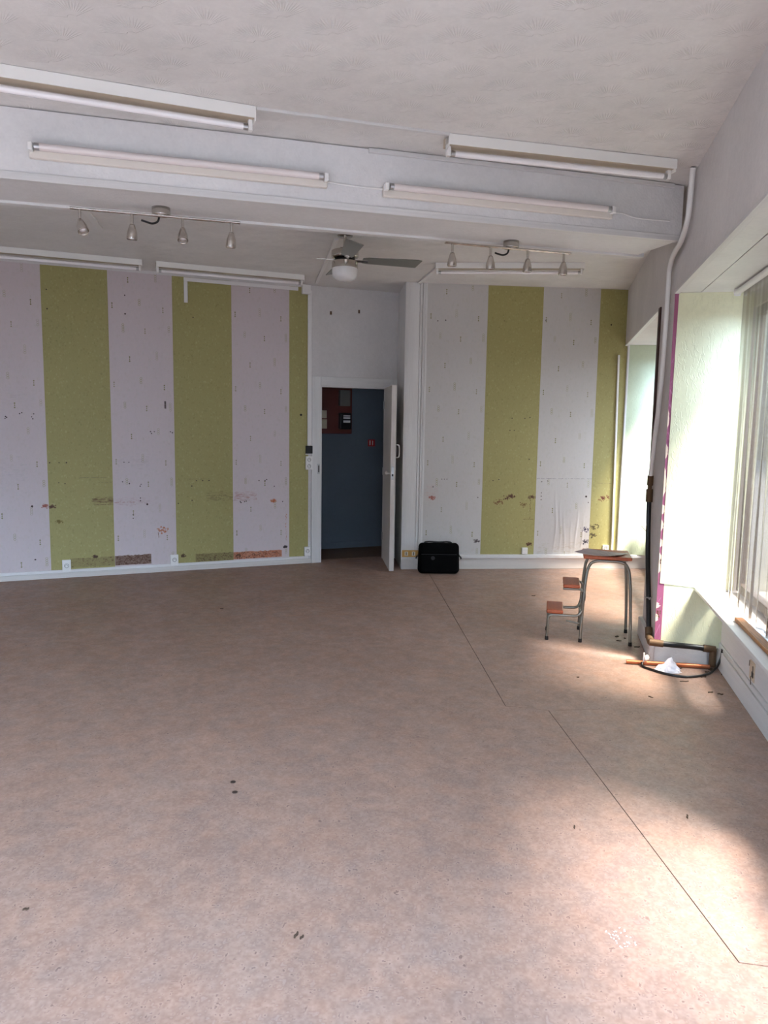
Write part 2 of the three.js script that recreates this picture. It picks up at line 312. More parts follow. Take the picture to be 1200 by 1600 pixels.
// ---------------------------------------------------------------- wallpaper strips
function strip(parent, x0, x1, y0, y1, kind, marks, folds = []) {
  const top = 0.004;
  const K = 420, w = Math.round((x1 - x0) * K), h = Math.round((y1 - y0) * K);
  const tx = canvasTex(w, h, (c) => {
    const X = (u) => (u - x0) * K, Y = (v) => (y1 - v) * K;
    c.fillStyle = kind === 'green' ? '#a09860' : kind === 'grey' ? '#c4c0bc' : '#cabdbd'; c.fillRect(0, 0, w, h);
    for (let i = 0; i < w * h * 0.012; i++) {            // mottled print
      const x = rr(0, w), y = rr(0, h), a = rr(0.01, kind === 'green' ? 0.1 : 0.02), l = rr(2, kind === 'green' ? 9 : 14);
      c.fillStyle = rnd() < 0.5 ? `rgba(60,64,20,${a})` : `rgba(255,255,215,${a})`; c.fillRect(x, y, l * rr(0.3, 1), l);
    }
    if (kind !== 'green') {                              // printed columns of rings and of dots
      const dots = (x, y, f) => { c.fillStyle = `rgba(104,100,52,${f})`; for (let k = 0; k < 3; k++) { c.beginPath(); c.ellipse(x, y + k * 9, k === 1 ? 2 : 3, 3.2, 0, 0, 7); c.fill(); } };
      const rings = (x, y, f, n) => { c.strokeStyle = `rgba(132,128,72,${f})`; c.lineWidth = 1.5; for (let k = 0; k < n; k++) { c.beginPath(); c.ellipse(x, y + k * 9.5, 4.6, 4.4, 0, 0, 7); c.stroke(); } };
      const per = 0.82 * K;
      for (let q = -1; q * per < h + per; q++) {
        const o = q * per + rr(-4, 4);
        for (const [fx, fy, t] of [[0.31, 0.07, 0], [0.74, 0.0, 1], [0.06, 0.4, 0], [0.48, 0.34, 1], [0.85, 0.42, 0], [0.22, 0.66, 1], [0.56, 0.7, 0], [0.94, 0.66, 1]]) (t ? rings(fx * w, o + fy * per, rr(0.35, 0.75), rnd() < 0.5 ? 3 : 4) : dots(fx * w, o + fy * per, rr(0.45, 0.85)));
      }
    }
    const sp = (u, v, r, col, a) => { c.fillStyle = `rgba(${col},${a})`; c.beginPath(); c.ellipse(X(u), Y(v), r * K, r * K * rr(0.7, 1.2), 0, 0, 7); c.fill(); };
    for (const m of marks) {
      const [t, ...a] = m;
      if (t === 'dot') sp(a[0], a[1], (a[2] ?? 0.007) * 1.0, a[3] ?? '40,26,20', 0.9);
      if (t === 'blob') { const [u, v, r, col] = a; for (let i = 0; i < 46; i++) { const d = rr(0, 1) ** 1.2 * r, q = rr(0, 6.28); sp(u + Math.cos(q) * d * 1.35, v + Math.sin(q) * d * 0.75, rr(0.002, 0.01), col, rr(0.35, 0.85)); } }
      if (t === 'smear') { const [u0, u1, v, hh, col, al] = a; for (let i = 0; i < 150; i++) { const u = rr(u0, u1), l = rr(0.005, 0.05); c.fillStyle = `rgba(${col},${rr(0.02, al)})`; const v2 = v + (rr(-1, 1) + rr(-1, 1)) * hh * 0.5; c.fillRect(X(u), Y(v2), Math.min(l, u1 - u + 0.002) * K, rr(1, 5)); } }
      if (t === 'line') { const [u0, u1, v, col, al] = a; c.fillStyle = `rgba(${col},${al})`; for (let u = u0; u < u1; u += 0.012) if (rnd() < 0.8) c.fillRect(X(u), Y(v) + rr(-1, 1), 5, rr(0.8, 2)); }
      if (t === 'tape') { const [u0, u1, v0, v1, col, al, rough] = a; c.fillStyle = `rgba(${col},${al * 0.8})`; c.beginPath(); c.moveTo(X(u0), Y(v0)); for (let q = 0; q <= 20; q++) c.lineTo(X(u0 + ((u1 - u0) * q) / 20), Y(v1) + rr(-2.5, 2.5)); c.lineTo(X(u1), Y(v0)); c.fill(); for (let i = 0; i < rough * 1.5; i++) { c.fillStyle = `rgba(${rnd() < 0.6 ? col : '70,36,22'},${rr(0.1, al)})`; c.fillRect(X(rr(u0, u1 - 0.02)), Y(rr(v0 + 0.008, v1)), rr(1, 8), rr(1, 5)); } }
      if (t === 'streak') { const [u, v0, v1, col, al] = a; for (let v = v0; v < v1; v += 0.012) { c.fillStyle = `rgba(${col},${rr(0, al)})`; c.fillRect(X(u) + rr(-2.5, 2), Y(v), rr(1, 4), 6); } }
    }
  });
  tx.wrapS = tx.wrapT = THREE.ClampToEdgeWrapping;
  const g = new THREE.BoxGeometry(x1 - x0 - 0.001, y1 - y0, top, folds.length ? 110 : 1, folds.length ? 60 : 1, 1).translate((x0 + x1) / 2, (y0 + y1) / 2, top / 2);
  if (folds.length) {                                    // paper that has come loose in upright folds
    const p = g.attributes.position;
    for (let i = 0; i < p.count; i++) {
      const x = p.getX(i), y = p.getY(i); let z = p.getZ(i); if (z < top * 0.5) continue;
      for (const [u, v0, v1, a] of folds) { const m = (v0 + v1) / 2, e = Math.max(0, 1 - ((y - m) / ((v1 - v0) / 2)) ** 2), d = (x - u - 0.012 * Math.sin(y * 9 + u * 20)) / 0.011; z += a * e * Math.exp(-d * d); }
      p.setZ(i, z);
    }
    g.computeVertexNormals();
  }
  const o = mesh('wallpaper_strip', g, new THREE.MeshStandardMaterial({ map: tx, roughness: 0.62, bumpMap: plasterBump, bumpScale: 0.001 }), parent);
  return o;
}
{
  const BR = '80,48,26', OR = '176,96,58', GY = '92,84,70', RED = '150,84,70', dots = (l, r) => l.map(([u, v]) => ['dot', u, v, r ?? 0.006]);
  const w = LW.group, b0 = 0.07, t0 = H - 0.03;
  strip(w, -1.42, -0.79, b0, t0, 'white', []);
  strip(w, -0.79, -0.15, b0, t0, 'green', []);
  strip(w, -0.15, 0.487, b0, t0, 'white', [...dots([[0.12, 1.69], [0.13, 1.68], [0.115, 1.67], [0.25, 1.72], [0.27, 1.73], [0.36, 1.69], [0.38, 1.72], [0.37, 1.67]]), ['dot', 0.33, 0.77, 0.01], ['blob', 0.46, 0.77, 0.035, RED], ['dot', 0.34, 0.21, 0.009], ['smear', 0.0, 0.3, 1.11, 0.2, '120,116,122', 0.06], ['smear', -0.1, 0.4, 1.9, 0.12, '120,112,122', 0.05]]);
  strip(w, 0.487, 1.122, b0, t0, 'green', [...dots([[0.6, 1.22], [0.67, 1.22], [0.59, 1.01], [0.65, 1.0], [0.51, 1.22], [0.54, 2.97], [0.54, 2.78]]), ['line', 0.76, 1.05, 1.06, GY, 0.6], ['line', 0.98, 1.12, 1.01, GY, 0.5], ['smear', 0.9, 1.12, 0.82, 0.04, BR, 0.3], ['line', 0.93, 1.12, 0.77, BR, 0.9], ['blob', 0.58, 0.6, 0.03, '110,96,40'], ['blob', 0.52, 0.76, 0.03, BR], ['tape', 0.67, 1.122, 0.1, 0.2, '112,98,58', 0.5, 110], ['blob', 0.92, 0.21, 0.022, '70,44,24']]);
  strip(w, 1.122, 1.772, b0, t0, 'white', [...dots([[1.52, 1.55], [1.56, 1.55], [1.53, 1.53], [1.75, 1.54], [1.73, 1.55], [1.41, 0.98], [1.4, 0.96], [1.29, 0.99], [1.22, 1.01], [1.4, 0.83], [1.4, 0.8], [1.32, 0.65], [1.32, 0.61], [1.29, 2.97], [1.29, 1.22], [1.24, 1.22]]), ['dot', 1.47, 0.76, 0.01], ['dot', 1.29, 2.78, 0.009], ['tape', 1.672, 1.69, 1.8, 1.88, '50,40,34', 0.95, 10], ['line', 1.13, 1.34, 0.79, RED, 0.8], ['smear', 1.13, 1.5, 0.8, 0.06, '150,106,104', 0.12], ['blob', 1.62, 0.47, 0.05, OR], ['streak', 1.58, 0.4, 0.46, BR, 0.8], ['tape', 1.123, 1.5, 0.1, 0.205, BR, 0.75, 260], ['smear', 1.15, 1.5, 1.22, 0.12, '122,112,122', 0.06]]);
  strip(w, 1.772, 2.408, b0, t0, 'green', [...dots([[1.95, 0.95], [2.0, 1.01], [2.07, 1.01], [2.14, 1.01], [1.95, 0.79], [1.8, 0.76], [1.99, 2.79]]), ['line', 1.9, 2.15, 1.03, GY, 0.4], ['smear', 2.1, 2.408, 0.83, 0.07, '78,62,32', 0.22], ['tape', 1.98, 2.408, 0.09, 0.18, '92,78,42', 0.5, 170], ['blob', 1.84, 0.17, 0.025, '70,50,26']]);
  strip(w, 2.408, 3.069, b0, t0, 'white', [...dots([[2.71, 1.0], [2.78, 1.0], [2.8, 1.01], [2.89, 0.93], [2.99, 0.75], [2.49, 0.76], [2.54, 0.76], [2.56, 0.765], [2.5, 0.75]]), ['blob', 2.88, 0.76, 0.028, OR], ['smear', 2.41, 2.68, 0.83, 0.06, RED, 0.22], ['streak', 3.03, 0.3, 0.62, OR, 0.7], ['tape', 2.408, 2.98, 0.095, 0.175, OR, 0.85, 330], ['blob', 2.45, 0.14, 0.06, BR], ['line', 2.41, 2.6, 0.78, BR, 0.5], ['blob', 3.02, 0.21, 0.02, '40,28,28']]);
  strip(w, 3.069, 3.3, b0, t0, 'green', [['dot', 3.21, 1.76, 0.014, '14,12,10']]);
  const v = BW.group, c0 = 0.17, c1 = H - 0.005;
  strip(v, -0.47, 0.217, c0, c1, 'grey', [...dots([[-0.35, 2.83], [-0.26, 2.84], [-0.26, 1.05], [-0.23, 1.05], [-0.36, 0.96], [-0.38, 0.85], [0.17, 0.84], [-0.2, 1.05]]), ['blob', -0.37, 0.83, 0.03, RED], ['smear', -0.47, -0.3, 0.9, 0.12, '190,130,126', 0.12], ['blob', 0.17, 0.33, 0.03, '70,60,60']]);
  strip(v, 0.217, 0.855, c0, c1, 'green', [...dots([[0.41, 2.85], [0.54, 1.76], [0.69, 1.76], [0.75, 1.77], [0.52, 1.62], [0.57, 1.62], [0.34, 1.04], [0.41, 1.05], [0.76, 1.29]]), ['blob', 0.52, 0.84, 0.045, BR], ['blob', 0.57, 0.86, 0.03, BR], ['blob', 0.42, 0.79, 0.05, '110,76,40'], ['blob', 0.81, 0.85, 0.035, BR], ['streak', 0.79, 0.6, 0.83, BR, 0.7], ['blob', 0.72, 0.76, 0.05, '110,86,44'], ['line', 0.7, 0.83, 0.59, BR, 0.7], ['blob', 0.8, 0.29, 0.03, BR]]);
  strip(v, 0.855, 1.52, c0, c1, 'grey', [...dots([[0.89, 2.87], [0.92, 0.82], [0.92, 0.86], [0.92, 0.9], [1.49, 0.79], [0.92, 1.03], [0.99, 1.04]]), ['dot', 1.46, 0.86, 0.012], ['line', 0.86, 1.52, 1.07, '96,92,100', 0.7], ['blob', 1.47, 0.47, 0.05, '40,36,60'], ['blob', 1.48, 0.32, 0.045, '34,30,44'], ['smear', 0.87, 1.5, 0.25, 0.08, '150,130,100', 0.2]], [[1.1, 0.15, 0.95, 0.006], [1.16, 0.2, 0.8, 0.005], [1.21, 0.15, 0.65, 0.006], [1.3, 0.18, 0.55, 0.005], [1.36, 0.18, 0.7, 0.006], [1.43, 0.2, 0.62, 0.005]]);
  strip(v, 1.52, 1.862, c0, c1, 'green', [['dot', 1.66, 2.84, 0.009], ['blob', 1.67, 0.84, 0.055, '90,36,22'], ['blob', 1.57, 0.5, 0.05, '66,56,30'], ['blob', 1.56, 0.4, 0.045, '60,50,30'], ['line', 1.58, 1.75, 1.02, GY, 0.5]]);
}

// ---------------------------------------------------------------- column, baseboards, linings
{
  const c = structGroup('column', BW.at, BW.turn, 'white boxed column between the doorway and the papered wall', 'column');
  mesh('column_board', rspan(-0.715, -0.56, 0, H, -0.02, 0.03, 0.004), M.paint, c);
  mesh('column_side', rspan(-0.72, -0.69, 0, H, -0.84, 0.03, 0.004), M.paint, c);
  mesh('column_moulding', rspan(-0.556, -0.53, 0.12, H, 0, 0.024, 0.004), M.paint, c);
  mesh('column_moulding', rspan(-0.522, -0.5, 0.12, H, 0, 0.018, 0.004), M.paint, c);
  mesh('column_moulding', rspan(-0.497, -0.47, 0.12, H, 0, 0.012, 0.004), M.paint, c);
}
{
  const b = structGroup('baseboard_back_left', LW.at, LW.turn, 'low white skirting with a cable duct under the striped wallpaper', 'baseboard');
  mesh('skirting_board', rspan(-1.5, 3.34, 0, 0.055, 0, 0.016, 0.003), M.paintWorn, b);
  mesh('cable_duct', rspan(-1.5, 3.3, 0.057, 0.088, 0, 0.022, 0.004), M.trunk, b);
  const r = structGroup('baseboard_back_right', BW.at, BW.turn, 'tall white moulded skirting under the pale patterned wall', 'baseboard');
  mesh('skirting_board', rspan(-0.47, 2.45, 0, 0.125, 0, 0.022, 0.004), M.paintWorn, r);
  mesh('skirting_ledge', rspan(-0.47, 2.45, 0.128, 0.172, 0, 0.05, 0.008), M.paint, r);
  mesh('skirting_board', rspan(-0.715, -0.47, 0, 0.12, 0, 0.04, 0.004), M.paintWorn, r);
  const p = structGroup('baseboard_right', FAT, FA.turn, 'white moulded skirting along the window parapet', 'baseboard');
  mesh('skirting_board', rspan(0.462, 0.486, 0, 0.135, REV + 0.01, 8.6, 0.004), M.paint, p);
  mesh('skirting_cap', rspan(0.47, 0.487, 0.138, 0.175, REV + 0.01, 8.6, 0.006), M.paint, p);
  mesh('panel_board', rspan(0.476, 0.487, 0.18, 0.5, REV + 0.05, 8.6, 0.003), M.wall, p);
}
// ---------------------------------------------------------------- windows
function windowUnit(name, s0, s1, label, ledge, SILL = 0.56) {
  const g = structGroup(name, FAT, FA.turn, label, 'window'), x0 = 0.555, x1 = 0.605;
  const bar = (a, b, c, d) => mesh('frame_bar', rspan(x0, x1, c, d, a, b, 0.004), M.frame, g);
  bar(s0, s0 + 0.05, SILL, 2.5); bar(s1 - 0.05, s1, SILL, 2.5); bar(s0 + 0.05, s1 - 0.05, SILL, SILL + 0.06); bar(s0 + 0.05, s1 - 0.05, 2.44, 2.5);
  const n = Math.max(1, Math.round((s1 - s0) / 1.2)), w = (s1 - s0 - 0.1) / n;
  for (let k = 0; k < n; k++) {
    if (k) bar(s0 + 0.05 + k * w - 0.03, s0 + 0.05 + k * w + 0.03, SILL + 0.06, 2.44);
    mesh('pane', new THREE.PlaneGeometry(w - 0.06, 2.38 - SILL).rotateY(Math.PI / 2).translate(0.58, (SILL + 0.06 + 2.44) / 2, s0 + 0.05 + (k + 0.5) * w), M.glass, g);
  }
  if (ledge) mesh('window_sill', rspan(ledge[2] ?? 0.285, 0.47, SILL - 0.022, SILL, ledge[0], ledge[1], 0.004), M.paint, g);
  return g;
}
windowUnit('window_1', -0.25, PIER, 'far window bay with pale green reveal and narrow white ledge', [0.02, PIER, 0.3]);
windowUnit('window_2', REV + 0.02, 4.72, 'near window behind the beige blind with a white sill board', [REV + 0.006, 6.4]);
windowUnit('window_3', 6.42, 7.62, 'narrow street window beside the viewer', [6.41, 7.62]);
windowUnit('window_5', 7.74, 10.2, 'tall shop window on the street side beside the viewer', null, 0.1);
{
  const g = structGroup('window_4', FAT, FA.turn, 'wide shop window behind the viewer', 'window');
  const x0 = -5.1, w = 5 / 4;
  for (let k = 0; k <= 4; k++) mesh('frame_bar', rspan(x0 + k * w - (k ? 0.03 : 0), x0 + k * w + (k < 4 ? 0.03 : 0), 0.12, 2.95, 10.27, 10.33, 0.004), M.paint, g);
  for (const y of [0.12, 2.9]) mesh('frame_bar', rspan(-5.07, -0.13, y, y + 0.05, 10.28, 10.32, 0.004), M.paint, g);
  for (let k = 0; k < 4; k++) mesh('pane', new THREE.PlaneGeometry(w - 0.06, 2.73).translate(x0 + (k + 0.5) * w, 1.535, 10.3), M.glass, g);
}
struct('trim_2', rspan(0, 0.022, 0.2, HEAD, 0, 0.03, 0.004), M.paint, Pa(BW, 1.862, 0, 0), BW.turn, 'white corner bead between the green paper and the far window reveal', 'trim');

// ---------------------------------------------------------------- blinds
function blind(name, s0, s1, y0, label, cloth = M.blind) {
  const t = thing(name, label, 'blind', FAT, FA.turn);
  const n = Math.round((s1 - s0) * 90), rows = 24, g = new THREE.PlaneGeometry(s1 - s0, 2.585 - y0, n, rows), p = g.attributes.position;
  for (let i = 0; i < p.count; i++) {
    const s = p.getX(i) + (s1 - s0) / 2, y = p.getY(i) + (2.585 + y0) / 2, f = THREE.MathUtils.clamp((2.585 - y) / 1.6, 0.12, 1);
    const d = f * 0.011 * (Math.sin(s * 38 + Math.sin(s * 9) * 1.6) + 0.5 * Math.sin(s * 71 + 1.3 + y * 0.4));
    p.setXYZ(i, 0.43 + d, y, s0 + s);
  }
  g.computeVertexNormals();
  mesh('fabric', g, cloth, t);
  mesh('roller', [rod([0.405, 2.582, s0 - 0.05], [0.405, 2.582, s1 + 0.03], 0.02, 20)], M.trunk, t);
  for (const s of [s0 - 0.055, s1 + 0.035]) mesh('bracket', [rspan(0.385, 0.425, 2.56, HEAD - 0.013, s - 0.004, s + 0.004, 0.002), new THREE.CylinderGeometry(0.024, 0.024, 0.006, 20).rotateX(Math.PI / 2).translate(0.405, 2.582, s)], M.plastic, t);
  return t;
}
blind('window_blind', REV + 0.19, 6.2, SILL + 0.012, 'beige fabric blind hanging in vertical folds over the white sill');
blind('window_blind', 0.2, PIER - 0.05, SILL + 0.012, 'beige fabric blind in the far window bay behind the pier');
blind('window_blind', 6.46, 7.58, SILL + 0.012, 'white voile over the narrow street window beside the viewer', M.voile);

// ---------------------------------------------------------------- outside: pavement and the houses across the street
struct('street_ground', [span(0.62, 40, -0.3, -0.15, -160, 45), span(-40, 0.62, -0.3, -0.15, 10.4, 45)], M.street, FAT, FA.turn, 'grey street pavement outside the windows', 'street');
struct('street_building', [span(11, 13, -0.3, 9, -150, 5), span(11, 11.4, -0.3, 1.6, 5, 24), span(11, 13, -0.3, 7, 24, 40), span(-35, 3, -0.3, 6, 24, 26)], M.facadeStone, FAT, FA.turn, 'pale house front across the street', 'building');
{
  const a = thing('shop_awning', 'pale canvas awning over the shop window outside', 'awning', FAT, FA.turn);
  const sh = new THREE.Shape([[0.63, 3.0], [1.7, 2.78], [1.7, 2.72], [1.71, 2.72], [1.71, 2.8], [0.63, 3.02]].map((p) => new THREE.Vector2(...p)));
  mesh('canvas', new THREE.ExtrudeGeometry(sh, { depth: 4.6, bevelEnabled: false }).translate(0, 0, 7.85), M.awning, a);
  for (const z of [7.95, 12.35]) mesh('arm', rod([0.63, 2.7, z], [1.68, 2.76, z], 0.015), M.aluminium, a);
}

// ---------------------------------------------------------------- door
{
  const d = structGroup('door_1', LW.at, LW.turn, 'white painted door standing open into the room', 'door');
  const [a, b, h] = DO;
  mesh('architrave', rspan(a - 0.105, a, 0, h + 0.1, 0, 0.03, 0.005), M.paint, d);
  mesh('architrave', rspan(b, b + 0.105, 0, h + 0.1, 0, 0.03, 0.005), M.paint, d);
  mesh('architrave', rspan(a, b, h, h + 0.1, 0, 0.03, 0.005), M.paint, d);
  mesh('jamb', span(a, a + 0.02, 0, h, -0.12, 0.02), M.paint, d);
  mesh('jamb', span(b - 0.075, b, 0, h, -0.02, 0.02), M.paint, d);
  mesh('jamb', span(a + 0.02, b - 0.02, h - 0.02, h, -0.12, 0.02), M.paint, d);
  const st = mesh('strike_plate', rspan(a - 0.036, a - 0.006, 1.07, 1.19, 0.028, 0.036, 0.002), M.aluminium, d);
  mesh('keyhole', rspan(a - 0.027, a - 0.014, 1.09, 1.17, 0.034, 0.0375, 0.001), M.black, st);
  const leaf = new THREE.Group(); leaf.name = 'leaf'; d.add(leaf);
  leaf.position.set(b - 0.095, 0, 0.05);
  // the leaf runs along its own +x from the hinge
  const L = 0.8;
  mesh('panel', rspan(0, L, 0.012, h - 0.01, -0.055, 0, 0.003), M.paintWorn, leaf);
  mesh('lock_plate', rspan(L - 0.002, L + 0.002, 1.05, 1.2, -0.036, -0.01, 0.001), M.aluminium, leaf);
  mesh('latch', rspan(L, L + 0.012, 1.09, 1.115, -0.03, -0.014, 0.002), M.black, leaf);
  mesh('push_plate', rspan(L - 0.09, L - 0.02, 1.14, 1.43, 0, 0.002, 0.0006), M.fixtureCream, leaf);
  mesh('knob', [lathe([[0, 0], [0.012, 0], [0.01, 0.02], [0.02, 0.03], [0.022, 0.045], [0.012, 0.055], [0, 0.056]]).rotateX(Math.PI / 2).translate(L - 0.06, 1.12, 0)], M.fixtureCream, leaf);
  mesh('pull_handle', [tube([[L - 0.05, 1.3, -0.055], [L - 0.05, 1.3, -0.085], [L - 0.05, 1.31, -0.095], [L - 0.05, 1.43, -0.095], [L - 0.05, 1.44, -0.085], [L - 0.05, 1.44, -0.055]], 0.006)], M.plastic, leaf);
  for (const y of [0.25, 1.05, 1.85]) mesh('hinge', [rod([-0.004, y, 0.006], [-0.004, y + 0.09, 0.006], 0.008)], M.aluminium, leaf);
  leaf.rotation.y = -84.2 * D - LW.turn;
}
// ---------------------------------------------------------------- corridor fittings
{
  const at = (u, y) => Pa(LW, u, y, -0.85);
  const b = thing('meter_board', 'dark red electrical board hung on the corridor wall', 'electrical board', at(3.9, 1.83), LW.turn);
  mesh('back_board', rspan(-0.42, 0.25, -0.3, 0.3, 0, 0.025, 0.004), M.board, b);
  const m = mesh('meter', rspan(0.06, 0.215, -0.24, -0.03, 0.025, 0.11, 0.012), M.meter, b);
  for (const [y, h] of [[-0.06, 0.014], [-0.085, 0.02], [-0.125, 0.03]]) mesh('display', rspan(0.1, 0.195, y - h, y, 0.108, 0.112, 0.001), M.white, m);
  mesh('fuse_box', rspan(0.06, 0.205, 0.06, 0.265, 0.025, 0.09, 0.01), M.greyBox, b);
  mesh('paper_slip', rspan(-0.2, -0.1, -0.02, 0.0, 0.026, 0.028, 0.0005).scale(1, 1, 1), M.paper, b);
  mesh('switch_box', rspan(-0.205, -0.105, -0.1, 0.0, 0.028, 0.05, 0.004), M.plasticCream, b);
  mesh('switch_box', rspan(-0.2, -0.1, -0.235, -0.115, 0.028, 0.045, 0.004), M.plasticCream, b);
  const s = thing('fire_sign', 'small square red fire extinguisher sign on the corridor wall', 'sign', at(4.44, 1.41), LW.turn);
  mesh('plate', rspan(-0.05, 0.05, -0.045, 0.045, 0, 0.004, 0.001), M.signRed, s);
  mesh('pictogram', [rspan(-0.03, -0.012, -0.03, 0.025, 0.004, 0.0055, 0.0005), rspan(0.01, 0.024, -0.03, 0.03, 0.004, 0.0055, 0.0005), rspan(-0.032, -0.01, 0.026, 0.032, 0.004, 0.0055, 0.0005)], M.white, s);
  const pc = thing('lever_latch', 'dark lever latch on the corridor wall behind the open door', 'latch', at(4.62, 1.02), LW.turn);
  mesh('grip', [tube([[0, 0, 0], [0, 0, 0.04], [0, -0.1, 0.045], [0, -0.12, 0.01]], 0.01)], M.black, pc);
}

// ---------------------------------------------------------------- fluorescent fittings
function fitting(len, kind) {                             // x along it, y up, origin on the mounting face
  const parts = [];
  const side = kind === 'beam';
  const G = new THREE.Group();
  if (side) {                                             // mounting face is z = 0, tube in front
    mesh('body', rspan(-len / 2, len / 2, -0.044, 0.02, 0, 0.03, 0.006), M.fixtureCream, G);
    for (const e of [-1, 1]) mesh('lampholder', rspan(e * (len / 2 - 0.012) - 0.012, e * (len / 2 - 0.012) + 0.012, -0.018, 0.024, 0.028, 0.072, 0.006), M.plastic, G);
  } else {                                                // mounting face is y = 0, tube below
    mesh('body', rspan(-len / 2, len / 2, -0.055, 0, -0.008, 0, 0.002), M.fixture, G);
    mesh('tray', rspan(-len / 2, len / 2, -0.05, 0, -0.1, -0.009, 0.003), M.fixtureTray, G);
    for (const e of [-1, 1]) { mesh('end_plate', rspan(e * (len / 2 - 0.003) - 0.003, e * (len / 2 - 0.003) + 0.003, -0.07, 0, -0.06, -0.004, 0.0015), M.fixture, G); mesh('lampholder', rspan(e * (len / 2 - 0.018) - 0.011, e * (len / 2 - 0.018) + 0.011, -0.102, -0.02, -0.076, -0.044, 0.005), M.plastic, G); }
  }
  const ty = side ? 0.006 : -0.083, tz = side ? 0.05 : -0.06, half = len / 2 - 0.03;
  const tb = mesh('tube', [rod([-half + 0.02, ty, tz], [half - 0.02, ty, tz], side ? 0.019 : 0.0165, 24)], side ? M.tubeOld : M.tube, G);
  for (const e of [-1, 1]) mesh('tube_cap', [rod([e * half, ty, tz], [e * (half - 0.024), ty, tz], side ? 0.0195 : 0.017, 24)], M.aluminium, tb);
  return G;
}
function hang(a, b, y, kind, label, group) {              // between two ends given in plan
  const len = Math.hypot(b[0] - a[0], b[1] - a[1]), turn = Math.atan2(-(b[1] - a[1]), b[0] - a[0]);
  const t = thing('fluorescent_light', label, 'light fitting', [(a[0] + b[0]) / 2, y - (kind === 'beam' ? 0 : 0.002), (a[1] + b[1]) / 2], turn, group);
  for (const c of [...fitting(len, kind).children]) t.add(c);
  return t;
}
{
  const d = [-1.50 * Math.cos(21.3 * D), 1.50 * Math.sin(21.3 * D)];
  hang([-0.664 + d[0], -3.916 + d[1]], [-0.664, -3.916], H, 'ceiling', 'fluorescent fitting on the embossed ceiling, farther from the white pipe', undefined);
  hang([0.317, -4.223], [1.672, -4.56], H, 'ceiling', 'fluorescent fitting on the embossed ceiling, close to the white pipe');
  const bp = (u, z = 0) => { const p = P(BM, u, 0, z); return [p.x, p.z]; };
  const f1 = hang(bp(0.13, 0.003), bp(1.66, 0.003), 3.035, 'beam', 'cream fluorescent batten with rust spots on the beam, joined by a short cable to another');
  mesh('rust_mark', [0, 1, 2, 3].map((k) => rspan(-0.655 + k * 0.022 + (k > 0 ? 0.03 : 0), -0.64 + k * 0.022 + (k > 0 ? 0.03 : 0), -0.006, -0.001, 0.0315, 0.0325, 0.0004)), M.copper, f1);
  hang(bp(1.985, 0.003), bp(3.47, 0.003), 3.02, 'beam', 'cream fluorescent batten on the beam, wired off towards the white pipe');
  hang([-2.408 - 1.52 * Math.cos(23 * D), -7.575 + 1.52 * Math.sin(23 * D)], [-2.408, -7.575], H, 'ceiling', 'fluorescent fitting on the back ceiling, farther from the fan than its neighbour');
  hang([-2.286, -7.625], [-0.885, -8.225], H, 'ceiling', 'fluorescent fitting on the back ceiling ending at the cable duct by the fan');
  hang([0.463, -7.5], [1.884, -7.4], H, 'ceiling', 'fluorescent fitting on the back ceiling behind the track light, over pale and green paper');
}
// cables on the beam
tag(mesh('cable', [tube([P(BM, 1.66, 3.03, 0.008), P(BM, 1.75, 3.024, 0.006), P(BM, 1.9, 3.021, 0.006), P(BM, 1.99, 3.02, 0.008)], 0.005, 20, 8)], M.plastic), 'short white cable linking the two battens on the beam', 'cable');
tag(mesh('cable', [tube([P(BM, 3.47, 3.02, 0.008), P(BM, 3.56, 3.022, 0.008), P(BM, 3.64, 3.006, 0.008), P(BM, 3.76, 3.004, 0.008), P(BM, 3.9, 3.006, 0.008)], 0.005, 24, 8)], M.plastic), 'white cable running along the beam to the white pipe', 'cable');

// ---------------------------------------------------------------- track lights
function trackLight(a, b, can, label, tilts, hook) {
  const len = Math.hypot(b[0] - a[0], b[1] - a[1]), turn = Math.atan2(-(b[1] - a[1]), b[0] - a[0]);
  const t = thing('track_light', label, 'spotlight', [(a[0] + b[0]) / 2, 2.9, (a[1] + b[1]) / 2], turn);
  mesh('canopy', lathe([[0, -0.045], [0.047, -0.045], [0.052, -0.04], [0.052, 0], [0, 0]]).translate(can, 0, -0.02), M.nickel, t);
  mesh('canopy_neck', rod([can, -0.05, -0.01], [can, -0.04, -0.01], 0.03), M.nickel, t);
  mesh('rail', rod([-len / 2, -0.05, -0.008], [len / 2, -0.05, -0.008], 0.0055), M.nickel, t);
  mesh('rail', rod([-len / 2, -0.05, 0.008], [len / 2, -0.05, 0.008], 0.0055), M.nickel, t);
  mesh('cord', [tube([[can - 0.01, -0.045, -0.03], [can - 0.02, -0.075, -0.03], [can - 0.05, -0.09, -0.03 + hook * 0.3], [can - 0.09, -0.085, -0.03 + hook], [can - 0.11, -0.08, -0.03 + hook]], 0.006)], M.rubberBlack, t);
  tilts.forEach(([tx, tz], k) => {
    const x = -len / 2 + 0.05 + (k * (len - 0.1)) / 3 + (k === 0 ? 0.0 : 0);
    const cup = mesh('spot_head', lathe([[0.0, 0.0], [0.013, -0.001], [0.017, -0.012], [0.027, -0.045], [0.0305, -0.082], [0.0275, -0.086], [0.026, -0.08], [0.022, -0.045], [0.01, -0.012], [0, -0.01]], 24), M.nickel, t);
    cup.position.set(x, -0.108, 0); cup.rotation.set(tx, 0, tz);
    mesh('stem', rod([x, -0.112, 0], [x, -0.05, 0], 0.008), M.nickel, t);
    const bulb = mesh('bulb', lathe([[0, -0.07], [0.021, -0.068], [0.023, -0.05], [0.012, -0.02], [0, -0.018]], 20), M.tube, cup);
    bulb.rotation.y = 0.3;
  });
}
